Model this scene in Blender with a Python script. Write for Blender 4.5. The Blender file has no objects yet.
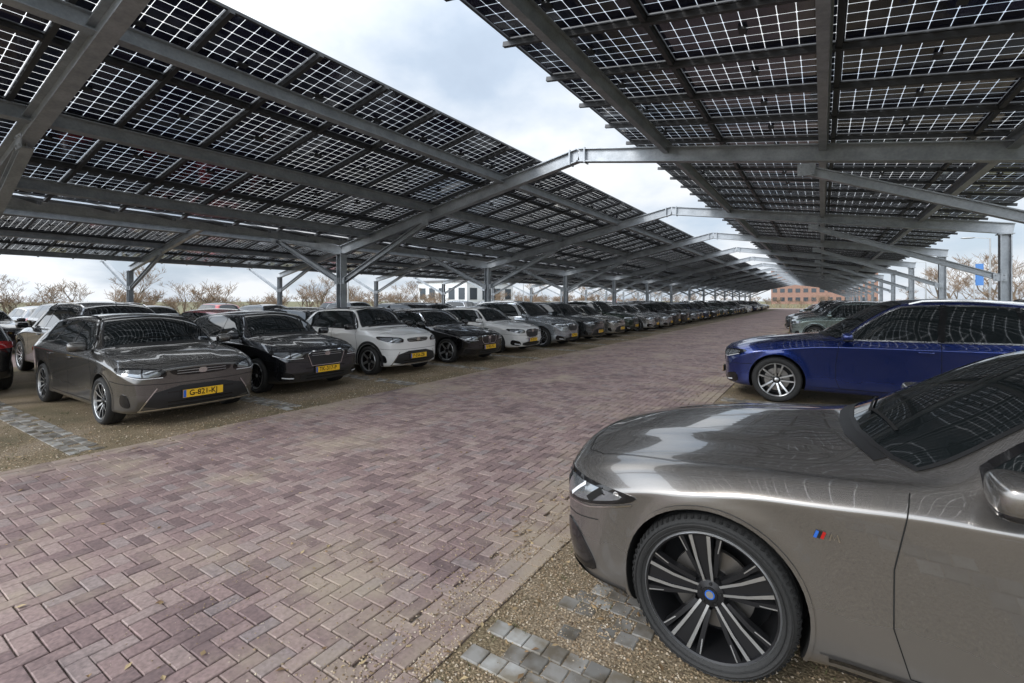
import bpy, bmesh, math, random
import numpy as np
from mathutils import Vector, Matrix
from mathutils.bvhtree import BVHTree
random.seed(7)
scene = bpy.context.scene
COL = scene.collection

# ------------------------------------------------------------------ materials
def new_mat(name):
    m = bpy.data.materials.new(name); m.use_nodes = True
    nt = m.node_tree
    return m, nt, nt.nodes['Principled BSDF']
def N(nt, t, **kw):
    n = nt.nodes.new(t)
    for k, v in kw.items(): setattr(n, k, v)
    return n
def ramp(nt, stops):
    r = N(nt, 'ShaderNodeValToRGB')
    e = r.color_ramp.elements
    while len(e) < len(stops): e.new(0.5)
    for i, (p, c) in enumerate(stops):
        e[i].position = p; e[i].color = (*c, 1) if len(c) == 3 else c
    return r
def simple(name, col, rough=.5, metal=0., coat=0., spec=.5, bump=0., bscale=50.):
    m, nt, b = new_mat(name)
    b.inputs['Base Color'].default_value = (*col, 1)
    b.inputs['Roughness'].default_value = rough
    b.inputs['Metallic'].default_value = metal
    b.inputs['Coat Weight'].default_value = coat
    b.inputs['Specular IOR Level'].default_value = spec
    if bump:
        tc = N(nt, 'ShaderNodeTexCoord'); no = N(nt, 'ShaderNodeTexNoise')
        no.inputs['Scale'].default_value = bscale
        nt.links.new(tc.outputs['Object'], no.inputs['Vector'])
        bp = N(nt, 'ShaderNodeBump'); bp.inputs['Strength'].default_value = bump
        bp.inputs['Distance'].default_value = .01
        nt.links.new(no.outputs['Fac'], bp.inputs['Height'])
        nt.links.new(bp.outputs['Normal'], b.inputs['Normal'])
    return m

def noisy(name, stops, scale, detail=4, rough=.9, bump=.4, bdist=.02, second=None, metal=0.):
    m, nt, b = new_mat(name)
    tc = N(nt, 'ShaderNodeTexCoord'); no = N(nt, 'ShaderNodeTexNoise')
    no.inputs['Scale'].default_value = scale; no.inputs['Detail'].default_value = detail
    nt.links.new(tc.outputs['Object'], no.inputs['Vector'])
    r = ramp(nt, stops); nt.links.new(no.outputs['Fac'], r.inputs['Fac'])
    out = r.outputs['Color']
    if second:
        n2 = N(nt, 'ShaderNodeTexNoise'); n2.inputs['Scale'].default_value = second[0]; n2.inputs['Detail'].default_value = 4
        nt.links.new(tc.outputs['Object'], n2.inputs['Vector'])
        r2 = ramp(nt, second[1]); nt.links.new(n2.outputs['Fac'], r2.inputs['Fac'])
        mx = N(nt, 'ShaderNodeMix', data_type='RGBA', blend_type='MULTIPLY'); mx.inputs[0].default_value = 1
        nt.links.new(out, mx.inputs[6]); nt.links.new(r2.outputs['Color'], mx.inputs[7]); out = mx.outputs[2]
    nt.links.new(out, b.inputs['Base Color'])
    b.inputs['Roughness'].default_value = rough; b.inputs['Metallic'].default_value = metal
    if bump:
        bp = N(nt, 'ShaderNodeBump'); bp.inputs['Strength'].default_value = bump; bp.inputs['Distance'].default_value = bdist
        nt.links.new(no.outputs['Fac'], bp.inputs['Height']); nt.links.new(bp.outputs['Normal'], b.inputs['Normal'])
    return m

def paint_mat(name='car_paint'):
    m, nt, b = new_mat(name)
    oi = N(nt, 'ShaderNodeObjectInfo'); tc = N(nt, 'ShaderNodeTexCoord')
    sp = N(nt, 'ShaderNodeSeparateXYZ'); nt.links.new(tc.outputs['Object'], sp.inputs[0])
    no = N(nt, 'ShaderNodeTexNoise'); no.inputs['Scale'].default_value = 6; no.inputs['Detail'].default_value = 4
    nt.links.new(tc.outputs['Object'], no.inputs['Vector'])
    mr = N(nt, 'ShaderNodeMapRange'); mr.inputs['From Min'].default_value = .50; mr.inputs['From Max'].default_value = .15
    mr.inputs['To Min'].default_value = 0; mr.inputs['To Max'].default_value = .5
    nt.links.new(sp.outputs['Z'], mr.inputs['Value'])
    mu = N(nt, 'ShaderNodeMath', operation='MULTIPLY'); nt.links.new(mr.outputs[0], mu.inputs[0]); nt.links.new(no.outputs['Fac'], mu.inputs[1])
    mx = N(nt, 'ShaderNodeMix', data_type='RGBA'); nt.links.new(mu.outputs[0], mx.inputs[0])
    nt.links.new(oi.outputs['Color'], mx.inputs[6]); mx.inputs[7].default_value = (.14, .125, .11, 1)
    nt.links.new(mx.outputs[2], b.inputs['Base Color'])
    bw = N(nt, 'ShaderNodeRGBToBW'); nt.links.new(oi.outputs['Color'], bw.inputs[0])
    lt = N(nt, 'ShaderNodeMath', operation='LESS_THAN'); nt.links.new(bw.outputs[0], lt.inputs[0]); lt.inputs[1].default_value = .7
    hm = N(nt, 'ShaderNodeMath', operation='MULTIPLY'); nt.links.new(lt.outputs[0], hm.inputs[0]); hm.inputs[1].default_value = .75
    nt.links.new(hm.outputs[0], b.inputs['Metallic'])
    rr = N(nt, 'ShaderNodeMapRange'); rr.inputs['To Min'].default_value = .26; rr.inputs['To Max'].default_value = .6
    nt.links.new(mu.outputs[0], rr.inputs['Value']); nt.links.new(rr.outputs[0], b.inputs['Roughness'])
    b.inputs['Coat Weight'].default_value = 1; b.inputs['Coat Roughness'].default_value = .01; b.inputs['Coat IOR'].default_value = 1.65
    return m

MATS = {}
MATS['paint'] = paint_mat()
MATS['glass'] = simple('car_glass', (.012, .015, .016), .03, 0, 0, .6)
MATS['trim'] = simple('black_trim', (.018, .018, .019), .45)
MATS['gloss'] = simple('gloss_black_trim', (.01, .01, .011), .10, 0, .3)
MATS['gap'] = simple('panel_gap', (.006, .006, .006), .9)
MATS['chrome'] = simple('chrome', (.75, .75, .76), .12, 1.)
MATS['rim'] = simple('alloy_rim', (.60, .61, .62), .28, .85)
MATS['rimdark'] = simple('dark_rim', (.022, .022, .024), .3, .4)
MATS['tyre'] = simple('tyre_rubber', (.020, .020, .020), .7, bump=.3, bscale=60)
MATS['lamp'] = simple('headlamp_lens', (.26, .28, .30), .06, .65, 1)
MATS['drl'] = simple('led_strip', (.9, .92, .95), .15, 0, 1)
MATS['red'] = simple('tail_lamp', (.40, .012, .012), .12, 0, 1)
MATS['plate'] = simple('yellow_plate', (.85, .50, .02), .4)
MATS['blue'] = simple('blue_enamel', (.02, .12, .50), .2, 0, 1)
MATS['disc'] = simple('brake_disc', (.28, .265, .25), .35, .9)
MKEYS = list(MATS.keys()); MI = {k: i for i, k in enumerate(MKEYS)}; MLIST = [MATS[k] for k in MKEYS]

# ------------------------------------------------------------------ mesh accumulator
class G:
    def __init__(s): s.v = []; s.f = []; s.m = []
    def add(s, vs, fs, mat=0):
        o = len(s.v); s.v.extend([tuple(p) for p in vs])
        for i, f in enumerate(fs):
            s.f.append(tuple(o + k for k in f)); s.m.append(mat if isinstance(mat, int) else mat[i])
    def addg(s, g, M):
        o = len(s.v); s.v.extend([tuple(M @ Vector(p)) for p in g.v])
        flip = M.determinant() < 0
        for f in g.f: s.f.append(tuple(o + k for k in (f[::-1] if flip else f)))
        s.m.extend(g.m)
    def obox(s, p0, p1, w, h, mat=0, up=(0, 0, 1)):
        p0 = Vector(p0); p1 = Vector(p1); a = (p1 - p0).normalized(); up = Vector(up)
        sd = a.cross(up)
        if sd.length < 1e-4: sd = a.cross(Vector((0, 1, 0)))
        sd.normalize(); u = sd.cross(a)
        vs = []
        for p in (p0, p1):
            for (i, j) in ((-1, -1), (1, -1), (1, 1), (-1, 1)): vs.append(p + sd * i * w / 2 + u * j * h / 2)
        s.add(vs, [(0, 1, 2, 3), (7, 6, 5, 4), (0, 4, 5, 1), (1, 5, 6, 2), (2, 6, 7, 3), (3, 7, 4, 0)], mat)
        return u, sd
    def ibeam(s, p0, p1, w, h, t=.018, mat=0, up=(0, 0, 1)):
        p0 = Vector(p0); p1 = Vector(p1); a = (p1 - p0).normalized(); up = Vector(up)
        sd = a.cross(up)
        if sd.length < 1e-4: sd = Vector((0, 1, 0))
        sd.normalize(); u = sd.cross(a)
        d = u * (h / 2 - t / 2)
        s.obox(p0 + d, p1 + d, w, t, mat, up); s.obox(p0 - d, p1 - d, w, t, mat, up)
        s.obox(p0, p1, t * .8, h - 2 * t, mat, up)
    def superell(s, c, r, e, mat, n=14):
        def pw(a): return math.copysign(abs(a) ** e, a)
        vs = []; fs = []
        for i in range(n + 1):
            ph = -math.pi / 2 + math.pi * i / n
            for j in range(2 * n):
                th = math.pi * j / n
                vs.append((c[0] + r[0] * pw(math.cos(ph)) * pw(math.cos(th)), c[1] + r[1] * pw(math.cos(ph)) * pw(math.sin(th)), c[2] + r[2] * pw(math.sin(ph))))
        for i in range(n):
            for j in range(2 * n):
                a = i * 2 * n + j; b = i * 2 * n + (j + 1) % (2 * n)
                fs.append((a, b, b + 2 * n, a + 2 * n))
        s.add(vs, fs, mat)
    def lathe(s, prof, mats, seg=48):
        vs = []; fs = []; ms = []
        for (r, y) in prof:
            for k in range(seg):
                a = 2 * math.pi * k / seg; vs.append((r * math.cos(a), y, r * math.sin(a)))
        for i in range(len(prof) - 1):
            for k in range(seg):
                k2 = (k + 1) % seg
                fs.append((i * seg + k, i * seg + k2, (i + 1) * seg + k2, (i + 1) * seg + k)); ms.append(mats[i] if isinstance(mats, list) else mats)
        s.add(vs, fs, ms)
    def mesh(s, name, mats, smooth=None):
        me = bpy.data.meshes.new(name); me.from_pydata(s.v, [], s.f)
        for m in mats: me.materials.append(m)
        me.polygons.foreach_set('material_index', s.m)
        if smooth is not None:
            me.polygons.foreach_set('use_smooth', [True] * len(s.f)); me.update()
            me.set_sharp_from_angle(angle=math.radians(smooth))
        me.update(); return me
def obj(name, me, parent=None, loc=None, rot=None):
    o = bpy.data.objects.new(name, me); COL.objects.link(o)
    if parent: o.parent = parent
    if loc: o.location = loc
    if rot: o.rotation_euler = rot
    return o

# ------------------------------------------------------------------ car generator
def pchip(tab):
    xs = np.array([t[0] for t in tab], float); ys = np.array([t[1] for t in tab], float)
    h = np.diff(xs); d = np.diff(ys) / h; n = len(xs); m = np.zeros(n)
    m[0] = d[0]; m[-1] = d[-1]
    for i in range(1, n - 1):
        if d[i - 1] * d[i] > 0:
            w1 = 2 * h[i] + h[i - 1]; w2 = h[i] + 2 * h[i - 1]
            m[i] = (w1 + w2) / (w1 / d[i - 1] + w2 / d[i])
    def f(x):
        x = min(max(x, xs[0]), xs[-1]); i = min(int(np.searchsorted(xs, x, side='right')) - 1, n - 2)
        t = (x - xs[i]) / h[i]
        return float((2*t**3-3*t**2+1)*ys[i] + (t**3-2*t**2+t)*h[i]*m[i] + (-2*t**3+3*t**2)*ys[i+1] + (t**3-t**2)*h[i]*m[i+1])
    return f

def chaikin(p, n=2):
    for _ in range(n):
        q = []
        for i in range(len(p)):
            a = p[i]; b = p[(i + 1) % len(p)]
            q.append((a[0]*.78 + b[0]*.22, a[1]*.78 + b[1]*.22)); q.append((a[0]*.22 + b[0]*.78, a[1]*.22 + b[1]*.78))
        p = q
    return p

def make_wheel(R, rr, style):
    g = G()
    hw = .115
    prof = [(rr, -hw+.018), (rr+.012, -hw+.004), (rr+(R-rr)*.5, -hw-.004), (R-.022, -hw+.004), (R-.004, -hw+.03),
            (R, -.055), (R, -.034), (R-.008, -.033), (R-.008, -.026), (R, -.025), (R, .025), (R-.008, .026), (R-.008, .033), (R, .034), (R, .055),
            (R-.004, hw-.03), (R-.022, hw-.004), (rr+(R-rr)*.5, hw), (rr, hw-.018)]
    g.lathe(prof, MI['tyre'], 72)
    if style == 'bmw':
        for k in range(72):
            a = 2*math.pi*k/72; ca, sa = math.cos(a), math.sin(a)
            g.obox(((R-.012)*ca, -hw+.012, (R-.012)*sa), ((R-.001)*ca, -hw+.036, (R-.001)*sa), .012, .006, MI['gap'], up=(ca, 0, sa))
        for q in (.25, .62):
            r_ = rr+(R-rr)*q; g.lathe([(r_-.003, -hw-.002), (r_, -hw-.0075), (r_+.003, -hw-.002)], MI['tyre'], 72)
    lip = MI['rimdark'] if style == 'bmw' else MI['rim']
    g.lathe([(rr+.004, -hw+.016), (rr-.004, -hw+.008), (rr-.012, -hw+.012), (rr-.02, -hw+.04), (rr-.035, hw-.02), (.02, hw-.02)], [MI['rim'] if style == 'bmw' else lip, lip, lip, MI['rimdark'], MI['rimdark']], 64)
    g.lathe([(.0, -.004), (R*.5, -.004), (R*.5, .02)], MI['disc'], 40)
    g.lathe([(.0, -.03), (R*.24, -.03), (R*.26, 0)], MI['rimdark'], 32)
    def spoke(a, h0, r0, h1, r1, off0=0., off1=0., y0=-.062, y1=-.098, face='rim', side='rimdark', th=.035):
        ca, sa = math.cos(a), math.sin(a)
        def P(r, t, y): return (r*ca - t*sa, y, r*sa + t*ca)
        rm = (r0+r1)/2; hm = (h0+h1)/2*.92; om = (off0+off1)/2; ym = (y0+y1)/2-.012
        vs = []
        for r, h, o, y in ((r0, h0, off0, y0), (rm, hm, om, ym), (r1, h1, off1, y1)):
            vs += [P(r, o-h, y), P(r, o+h, y), P(r, o+h*1.25, y+th), P(r, o-h*1.25, y+th)]
        fs = []; ms = []
        for b in (0, 4):
            fs += [(b, b+1, b+5, b+4), (b+1, b+2, b+6, b+5), (b+2, b+3, b+7, b+6), (b+3, b, b+4, b+7)]
            ms += [MI[face], MI[side], MI[side], MI[side]]
        g.add(vs, fs, ms)
    A = 2*math.pi
    if style == 'bmw':
        for k in range(5):
            a = A*k/5 + .31
            spoke(a, .020, .045, .046, rr-.012, face='rimdark', y0=-.056, y1=-.090, th=.02)
            for sg in (-1, 1):
                spoke(a, .0055, .05, .0085, rr-.010, sg*.017, sg*.040, y0=-.066, y1=-.101)
                spoke(a, .010, .07, .012, rr-.012, sg*.030, sg*.088, face='rimdark', y0=-.06)
                spoke(a, .0022, .12, .0032, rr-.012, sg*.040, sg*.098, y0=-.063, y1=-.1005, th=.01)
        capm = 'blue'
    elif style == 'five':
        for k in range(5):
            a = A*k/5+.3
            spoke(a, .03, .04, .026, rr-.012)
        capm = 'rimdark'
    elif style == 'multi':
        for k in range(10):
            spoke(A*k/10+.1, .012, .04, .010, rr-.012)
        capm = 'rimdark'
    else:
        for k in range(5):
            a = A*k/5+.2
            for sg in (-1, 1): spoke(a, .014, .045, .014, rr-.012, sg*.02, sg*.06, face=('rim' if style == 'dbl' else 'rimdark'))
        capm = 'rim'
    g.lathe([(.034, -.074), (.06, -.066), (.068, -.04)], MI['rimdark'], 24)
    if capm == 'blue':
        g.lathe([(0, -.080), (.016, -.080), (.0165, -.0795), (.021, -.0795), (.0215, -.079), (.032, -.078), (.035, -.07)],
                [MI['rim'], MI['rimdark'], MI['blue'], MI['blue'], MI['rimdark'], MI['rimdark']], 28)
    else:
        g.lathe([(0, -.0795), (.024, -.0795), (.034, -.072)], MI[capm], 24)
    for k in range(5):
        a = A*k/5 + .1
        g.superell((.047*math.cos(a), -.072, .047*math.sin(a)), (.008, .008, .008), 1, MI['gap'], 4)
    return g

def text_geo(s, size):
    cu = bpy.data.curves.new('t', 'FONT'); cu.body = s; cu.size = size; cu.align_x = 'CENTER'; cu.align_y = 'CENTER'
    cu.resolution_u = 3; cu.offset = .0012
    o = bpy.data.objects.new('t', cu); COL.objects.link(o)
    dg = bpy.context.evaluated_depsgraph_get(); dg.update()
    me = bpy.data.meshes.new_from_object(o.evaluated_get(dg))
    vs = [v.co.copy() for v in me.vertices]; fs = [tuple(p.vertices) for p in me.polygons]
    bpy.data.objects.remove(o); return vs, fs

def build_car(name, P):
    L = P['L']; W2 = P['W']/2; H = P['H']; fo = P['fo']; wb = P['wb']; R = P['R']; hz = P['hz']
    cowl, cz, hd, pk, rh, rd, rgb, rgz, tz, bz = [P[k] for k in ('cowl', 'cz', 'header', 'peak', 'rh', 'rdrop', 'rgb', 'rgz', 'tz', 'bz')]
    H = H+.012
    cs = cowl + .20; hs = hd + .14; k = W2/.95
    zb0 = P.get('zb', .18); nw = P.get('nosew', .78); rnd = P.get('rnd', 1.)
    fw = pchip([(0, nw*k), (.04, (nw+.05)*k), (.13, .885*k), (.34, .928*k), (.85, .945*k), (1.3, .943*k), (L/2, .945*k), (L-1.2, .945*k), (L-.8, .95*k), (L-.35, .92*k), (L-.1, .87*k), (L, .80*k)])
    fb = pchip([(0, zb0+.04), (.15, zb0+.01), (.5, zb0), (L-.7, zb0), (L-.15, zb0+.06), (L, zb0+.10)])
    ft = pchip([(0, hz-.075*rnd), (.035, hz-.03*rnd), (.12, hz), (cowl*.5, hz+.66*(cz-hz)), (cowl-.05, cz), (cowl+.02, cz+.035), ((cowl+hd)/2, (cz+H-.04)/2+.045), (hd, H-.04), (pk, H), (rh, H-rd),
                ((rh+rgb)/2, (H-rd+rgz)/2+P.get('rb', .035)), (rgb, rgz), (L-.07, tz), (L, tz-.07)])
    fr0 = pchip([(0, hz-.11*rnd), (.12, hz-.035), (cowl*.5, hz+.66*(cz-hz)-.03), (cowl, cz-.03), (cs, bz+.015), ((cs+hs)/2, (bz+H-.085)/2+.05), (hs, H-.085), (pk, H-.065), (rh+.02, H-rd-.065),
                ((rh+rgb)/2+.05, (H-rd-.07+rgz)/2+.01), (rgb+.04, rgz-.05), (L-.05, tz-.05), (L, tz-.12)])
    fy = pchip([(0, .66*k), (.2, .73*k), (cowl, .785*k), (cs, .80*k), (hs, .645*k), (pk, .625*k), (rh, .605*k), (rgb, P.get('ry', .70)*k), (L, .66*k)])
    fbelt0 = pchip([(0, hz-.17*rnd), (.12, hz-.09), (cowl*.6, hz+.5*(bz-hz)-.01), (cs, bz), (L*.6, bz+.015), (rgb-.2, bz+.03), (L-.08, tz-.09), (L, tz-.18)])
    frail = lambda x: min(fr0(x), ft(x)-.008)
    fbelt = lambda x: min(fbelt0(x), frail(x)-.012)
    xs = [0, .02, .06, .13, .24] + list(np.linspace(.36, L-.36, int((L-.72)/.105))) + [L-.24, L-.14, L-.07, L-.025, L]
    def section(x):
        w = fw(x); zb = fb(x); zl = fbelt(x); zt = ft(x); yr = min(fy(x), w*.86); zr = frail(x); sh = zl-.075
        yb = .93*w; hgt = sh-zb
        cr = lambda q: zt-(zt-zr)*(q**2.2)
        return [(0, zb), (.80*w, zb), (.945*w, zb+.015), (.975*w, zb+.07), (.965*w, zb+.34*hgt), (.978*w, zb+.66*hgt), (.999*w, sh-.026), (1.0*w, sh-.012), (.982*w, sh+.016),
                (yb, zl), ((yb+yr)/2+.014, (zl+zr)/2), (yr+.008, zr-.014), (yr*.94, cr(.94)), (yr*.6, cr(.6)), (yr*.3, cr(.3)), (0, zt)]
    K = 16
    bm = bmesh.new(); rings = []
    for x in xs:
        S = section(x); Rr = [None]*K; Lf = [None]*K
        for j, (y, z) in enumerate(S):
            Rr[j] = bm.verts.new((x, y, z)); Lf[j] = Rr[j] if j in (0, K-1) else bm.verts.new((x, -y, z))
        rings.append((Rr, Lf))
    for a, b in zip(rings[:-1], rings[1:]):
        for sd in (0, 1):
            for j in range(K-1): bm.faces.new((a[sd][j], a[sd][j+1], b[sd][j+1], b[sd][j]))
    for ring, x in ((rings[0], 0), (rings[-1], L)):
        cols = {}
        for j in range(1, K-1):
            cols[j] = [ring[0][j]] + [bm.verts.new((x, ring[0][j].co.y*t, ring[0][j].co.z)) for t in (.5, 0, -.5)] + [ring[1][j]]
        for j in range(1, K-2):
            for c in range(4): bm.faces.new((cols[j][c], cols[j+1][c], cols[j+1][c+1], cols[j][c+1]))
        for c in range(4):
            bm.faces.new((ring[0][0], cols[1][c], cols[1][c+1])); bm.faces.new((ring[0][K-1], cols[K-2][c+1], cols[K-2][c]))
    bmesh.ops.recalc_face_normals(bm, faces=bm.faces)
    me = bpy.data.meshes.new('b'); bm.to_mesh(me); bm.free()
    for m in MLIST: me.materials.append(m)
    ob = bpy.data.objects.new('b', me); COL.objects.link(ob)
    md = ob.modifiers.new('s', 'SUBSURF'); md.levels = 2; md.render_levels = 2
    dg = bpy.context.evaluated_depsgraph_get(); dg.update()
    me2 = bpy.data.meshes.new_from_object(ob.evaluated_get(dg))
    ob.modifiers.clear(); ob.data = me2
    sw = P.get('sweep', .15)
    for v in me2.vertices:
        x, y, z = v.co; q = (abs(y)/W2)**2.3
        v.co.x += sw*q*max(0, 1-x/.9)**1.2 - .10*q*max(0, 1-(L-x)/.9)**1.2
        v.co.x += max(0, .38-z)*.25*max(0, 1-x/.4) - max(0, .42-z)*.25*max(0, 1-(L-x)/.4)
        if P.get('crease') and .15 < x < cowl and z > hz-.1:
            yc = (.30+.22*(x/cowl))*k; t = (abs(y)-yc)/.04
            v.co.z += .014*(1/(1+math.exp(min(30, max(-30, t*3)))))*min(1, (x-.15)/.3)*min(1, (cowl-x)/.2)
        for wx in (fo, fo+wb):
            dd = math.hypot(x-wx, z-R)
            f = math.exp(-((dd-(R+.04))/.07)**2)*min(1, max(0, (bz-.14-z)/.08))
            if abs(y) > W2*.6: v.co.y += math.copysign(.014*f, y)
    me2.update()
    bm = bmesh.new(); bm.from_mesh(me2); bvh = BVHTree.FromBMesh(bm); bm.free()
    cg = G(); Ra = R+P.get('arch', .045)
    for wx in (fo, fo+wb):
        for sg in (-1, 1):
            vs = []; fs = []; n = 56
            for yy in (sg*(W2-.32), sg*(W2+.25)):
                for i in range(n):
                    a = 2*math.pi*i/n; vs.append((wx+Ra*math.cos(a), yy, R+.005+Ra*math.sin(a)))
            for i in range(n): fs.append((i, (i+1) % n, n+(i+1) % n, n+i))
            fs.append(tuple(range(n))[::-1]); fs.append(tuple(range(n, 2*n)))
            if sg < 0: fs = [f[::-1] for f in fs]
            cg.add(vs, fs, MI['gap'])
    cme = cg.mesh('c', MLIST)
    b2 = bmesh.new(); b2.from_mesh(cme); bmesh.ops.recalc_face_normals(b2, faces=b2.faces); b2.to_mesh(cme); b2.free()
    co = bpy.data.objects.new('c', cme); COL.objects.link(co)
    bo = ob.modifiers.new('bo', 'BOOLEAN'); bo.operation = 'DIFFERENCE'; bo.solver = 'EXACT'; bo.object = co
    dg = bpy.context.evaluated_depsgraph_get(); dg.update()
    me3 = bpy.data.meshes.new_from_object(ob.evaluated_get(dg))
    g = G(); g.v = [tuple(v.co) for v in me3.vertices]; g.f = [tuple(p.vertices) for p in me3.polygons]; g.m = [p.material_index for p in me3.polygons]
    bpy.data.objects.remove(ob); bpy.data.objects.remove(co)

    cF = .9
    def cast(mode, u, v, sg=1):
        if mode == 'side': o = Vector((u, sg*3, v)); d = Vector((0, -sg, 0)); nr = Vector((u, sg*W2, v))
        elif mode == 'top': o = Vector((u, sg*v, 4)); d = Vector((0, 0, -1)); nr = Vector((u, sg*v, H))
        elif mode == 'front':
            e = Vector((-math.cos(u), sg*math.sin(u), 0)); c = Vector((cF, 0, v)); o = c+e*4; d = -e; nr = c+e*.9
        else:
            e = Vector((math.cos(u), sg*math.sin(u), 0)); c = Vector((L-cF, 0, v)); o = c+e*4; d = -e; nr = c+e*.9
        h = bvh.ray_cast(o, d)
        if h[0] is None: h = bvh.find_nearest(nr)
        n = h[1]
        if n.dot(d) > 0: n = -n
        return h[0], n
    def patch(mode, out, mat, off=.004, grid=.05, sm=2, mirror=True, skirt=.012):
        out = chaikin(out, sm) if sm else out
        for sg in ((1, -1) if mirror else (1,)):
            bm = bmesh.new(); bm.faces.new([bm.verts.new((a, b, 0)) for a, b in out])
            us = [a for a, _ in out]; vs_ = [b for _, b in out]
            for ax, lo, hi in ((0, min(us), max(us)), (1, min(vs_), max(vs_))):
                n = int((hi-lo)/grid)
                for i in range(1, n+1):
                    c = [0, 0, 0]; c[ax] = lo+(hi-lo)*i/(n+1); nn = [0, 0, 0]; nn[ax] = 1
                    bmesh.ops.bisect_plane(bm, geom=bm.verts[:]+bm.edges[:]+bm.faces[:], plane_co=c, plane_no=nn, dist=1e-5)
            bm.verts.index_update(); nv = len(bm.verts); pos = []; nrm = []
            for v in bm.verts:
                p, n = cast(mode, v.co.x, v.co.y, sg); pos.append(p+n*off); nrm.append(n)
            fs = [tuple(v.index for v in f.verts) for f in bm.faces]
            bd = [(e.verts[0].index, e.verts[1].index) for e in bm.edges if e.is_boundary]
            low = [p-n*skirt for p, n in zip(pos, nrm)]
            f0 = fs[0]; nn = (pos[f0[1]]-pos[f0[0]]).cross(pos[f0[2]]-pos[f0[0]])
            if nn.dot(nrm[f0[0]]) < 0: fs = [f[::-1] for f in fs]
            fs += [(a, b, b+nv, a+nv) for a, b in bd]
            g.add(pos+low, fs, MI[mat]); bm.free()
    def ribbon(mode, pts, width, mat, off=.003, closed=False, mirror=True, step=.035, edge=0.):
        P2 = [Vector((a, b)) for a, b in pts]
        if closed: P2.append(P2[0])
        rs = []
        for a, b in zip(P2[:-1], P2[1:]):
            n = max(1, int((b-a).length/step))
            for i in range(n): rs.append(a+(b-a)*i/n)
        rs.append(P2[-1])
        for sg in ((1, -1) if mirror else (1,)):
            vs = []
            for i, p in enumerate(rs):
                t = (rs[min(i+1, len(rs)-1)]-rs[max(i-1, 0)])
                if closed and i in (0, len(rs)-1): t = rs[1]-rs[-2]
                t.normalize(); nn = Vector((-t.y, t.x))
                for q in (-.5, .5):
                    pp = p+nn*width*q; l, n_ = cast(mode, pp.x, pp.y, sg); vs.append(l+n_*off)
            fs = [(2*i, 2*i+1, 2*i+3, 2*i+2) for i in range(len(rs)-1)]
            g.add(vs, fs, MI[mat])
    x0 = cs+.10; x1b = P.get('dlo1', rgb-.25); top = []; bot = []
    n = 22
    for i in range(n+1):
        x = x0+(x1b-x0)*i/n
        b = fbelt(x)+.022; t = frail(x)-.045
        if t > b+.012: bot.append((x, b)); top.append((x, t))
    cut = P.get('dlocut', .22)
    top = [(x, z) for x, z in top if x < x1b-cut*max(0, (z-bz)/(H-bz))]
    dlo = bot+[(x1b-.03, bz+.09)]+top[::-1]
    patch('side', dlo, 'glass', .004, .07, 0)
    ribbon('side', dlo, .022, P.get('dlotrim', 'gloss'), .007, closed=True)
    d1, d2, d3 = P['doors']
    ribbon('side', [(d2, fbelt(d2)+.02), (d2+.06, frail(d2+.06)-.04)], .075, 'gloss', .008)
    if d3 < x1b-.1: ribbon('side', [(d3+.02, fbelt(d3)+.02), (d3-.08, frail(d3-.08)-.04)], .05, 'gloss', .008)
    ws = []
    for i in range(9):
        x = cs+.03+(hs-.07-cs)*i/8; ws.append((x, fy(x)-.040))
    c0 = cowl+.05
    out = [(c0, 0), (c0+.015, .3*k), (c0+.06, .52*k), (c0+.11, .66*k)]+ws+[(hs-.075, .45*k), (hs-.10, .2*k), (hs-.105, 0)]
    full = out+[(a, -b) for a, b in out[::-1] if b > 0]
    patch('top', full, 'glass', .004, .06, 0, mirror=False)
    ribbon('top', full, .02, 'trim', .006, closed=True, mirror=False)
    ribbon('top', [(c0-.035, 0), (c0-.02, .3*k), (c0+.025, .52*k), (c0+.07, .66*k)], .05, 'trim', .004)
    rg = [(rh+.05, 0), (rh+.04, .5*k), (rgb-.06, .60*k), (rgb-.03, .5*k), (rgb-.02, 0)]
    full = rg+[(a, -b) for a, b in rg[::-1] if b > 0]
    patch('top', full, 'glass', .004, .05, 1, mirror=False)
    if P.get('blackroof'):
        o2 = [(hd+.03, 0), (hs+.02, .55*k), (pk, .585*k), (rh-.02, .565*k), (rh+.03, 0)]
        patch('top', o2+[(a, -b) for a, b in o2[::-1] if b > 0], 'gloss', .003, .06, 1, mirror=False)
    p, n_ = cast('top', rh-.12, 0); g.superell((p.x, 0, p.z+.01), (.07, .012, .035), 1, MI['gloss'], 8)
    if P.get('rails'):
        for sg in (1, -1):
            pts = []
            for i in range(10):
                x = hs+.05+(rh-hs-.1)*i/9; l, n_ = cast('top', x, (fy(x)-.03), sg); pts.append(l+Vector((0, 0, .035 if 0 < i < 9 else .0)))
            for a, b in zip(pts[:-1], pts[1:]): g.obox(a, b, .025, .022, MI['gloss'] if P['rails'] == 1 else MI['chrome'])
    gw = P.get('gw', .007)
    sill = fb(L/2)+.10
    ribbon('side', [(d1+.05, fbelt(d1)-.01), (d1-.0, .68), (d1+.0, .45), (d1+.05, sill)], gw, 'gap', .0025)
    ribbon('side', [(d2, fbelt(d2)+.02), (d2, .6), (d2+.01, sill)], gw, 'gap', .0025)
    ax = fo+wb-Ra
    ribbon('side', [(d3+.05, fbelt(d3)+.02), (d3+.04, .85), (ax+.10, R+Ra*.9), (ax-.035, R+.1), (ax-.10, sill)], gw, 'gap', .0025)
    ribbon('side', [(d1+.05, sill), (ax-.10, sill)], gw, 'gap', .0025)
    ribbon('side', [(fo+Ra+.03, fb(L/2)+.05), (fo+wb-Ra-.03, fb(L/2)+.05)], .085, 'trim', .006)
    hl = [(.10, 0), (.11, .35*k), (.17, .58*k), (.30, .69*k), (.7, .785*k), (cowl+.02, .83*k)]
    ribbon('top', hl, gw, 'gap', .0025)
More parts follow.
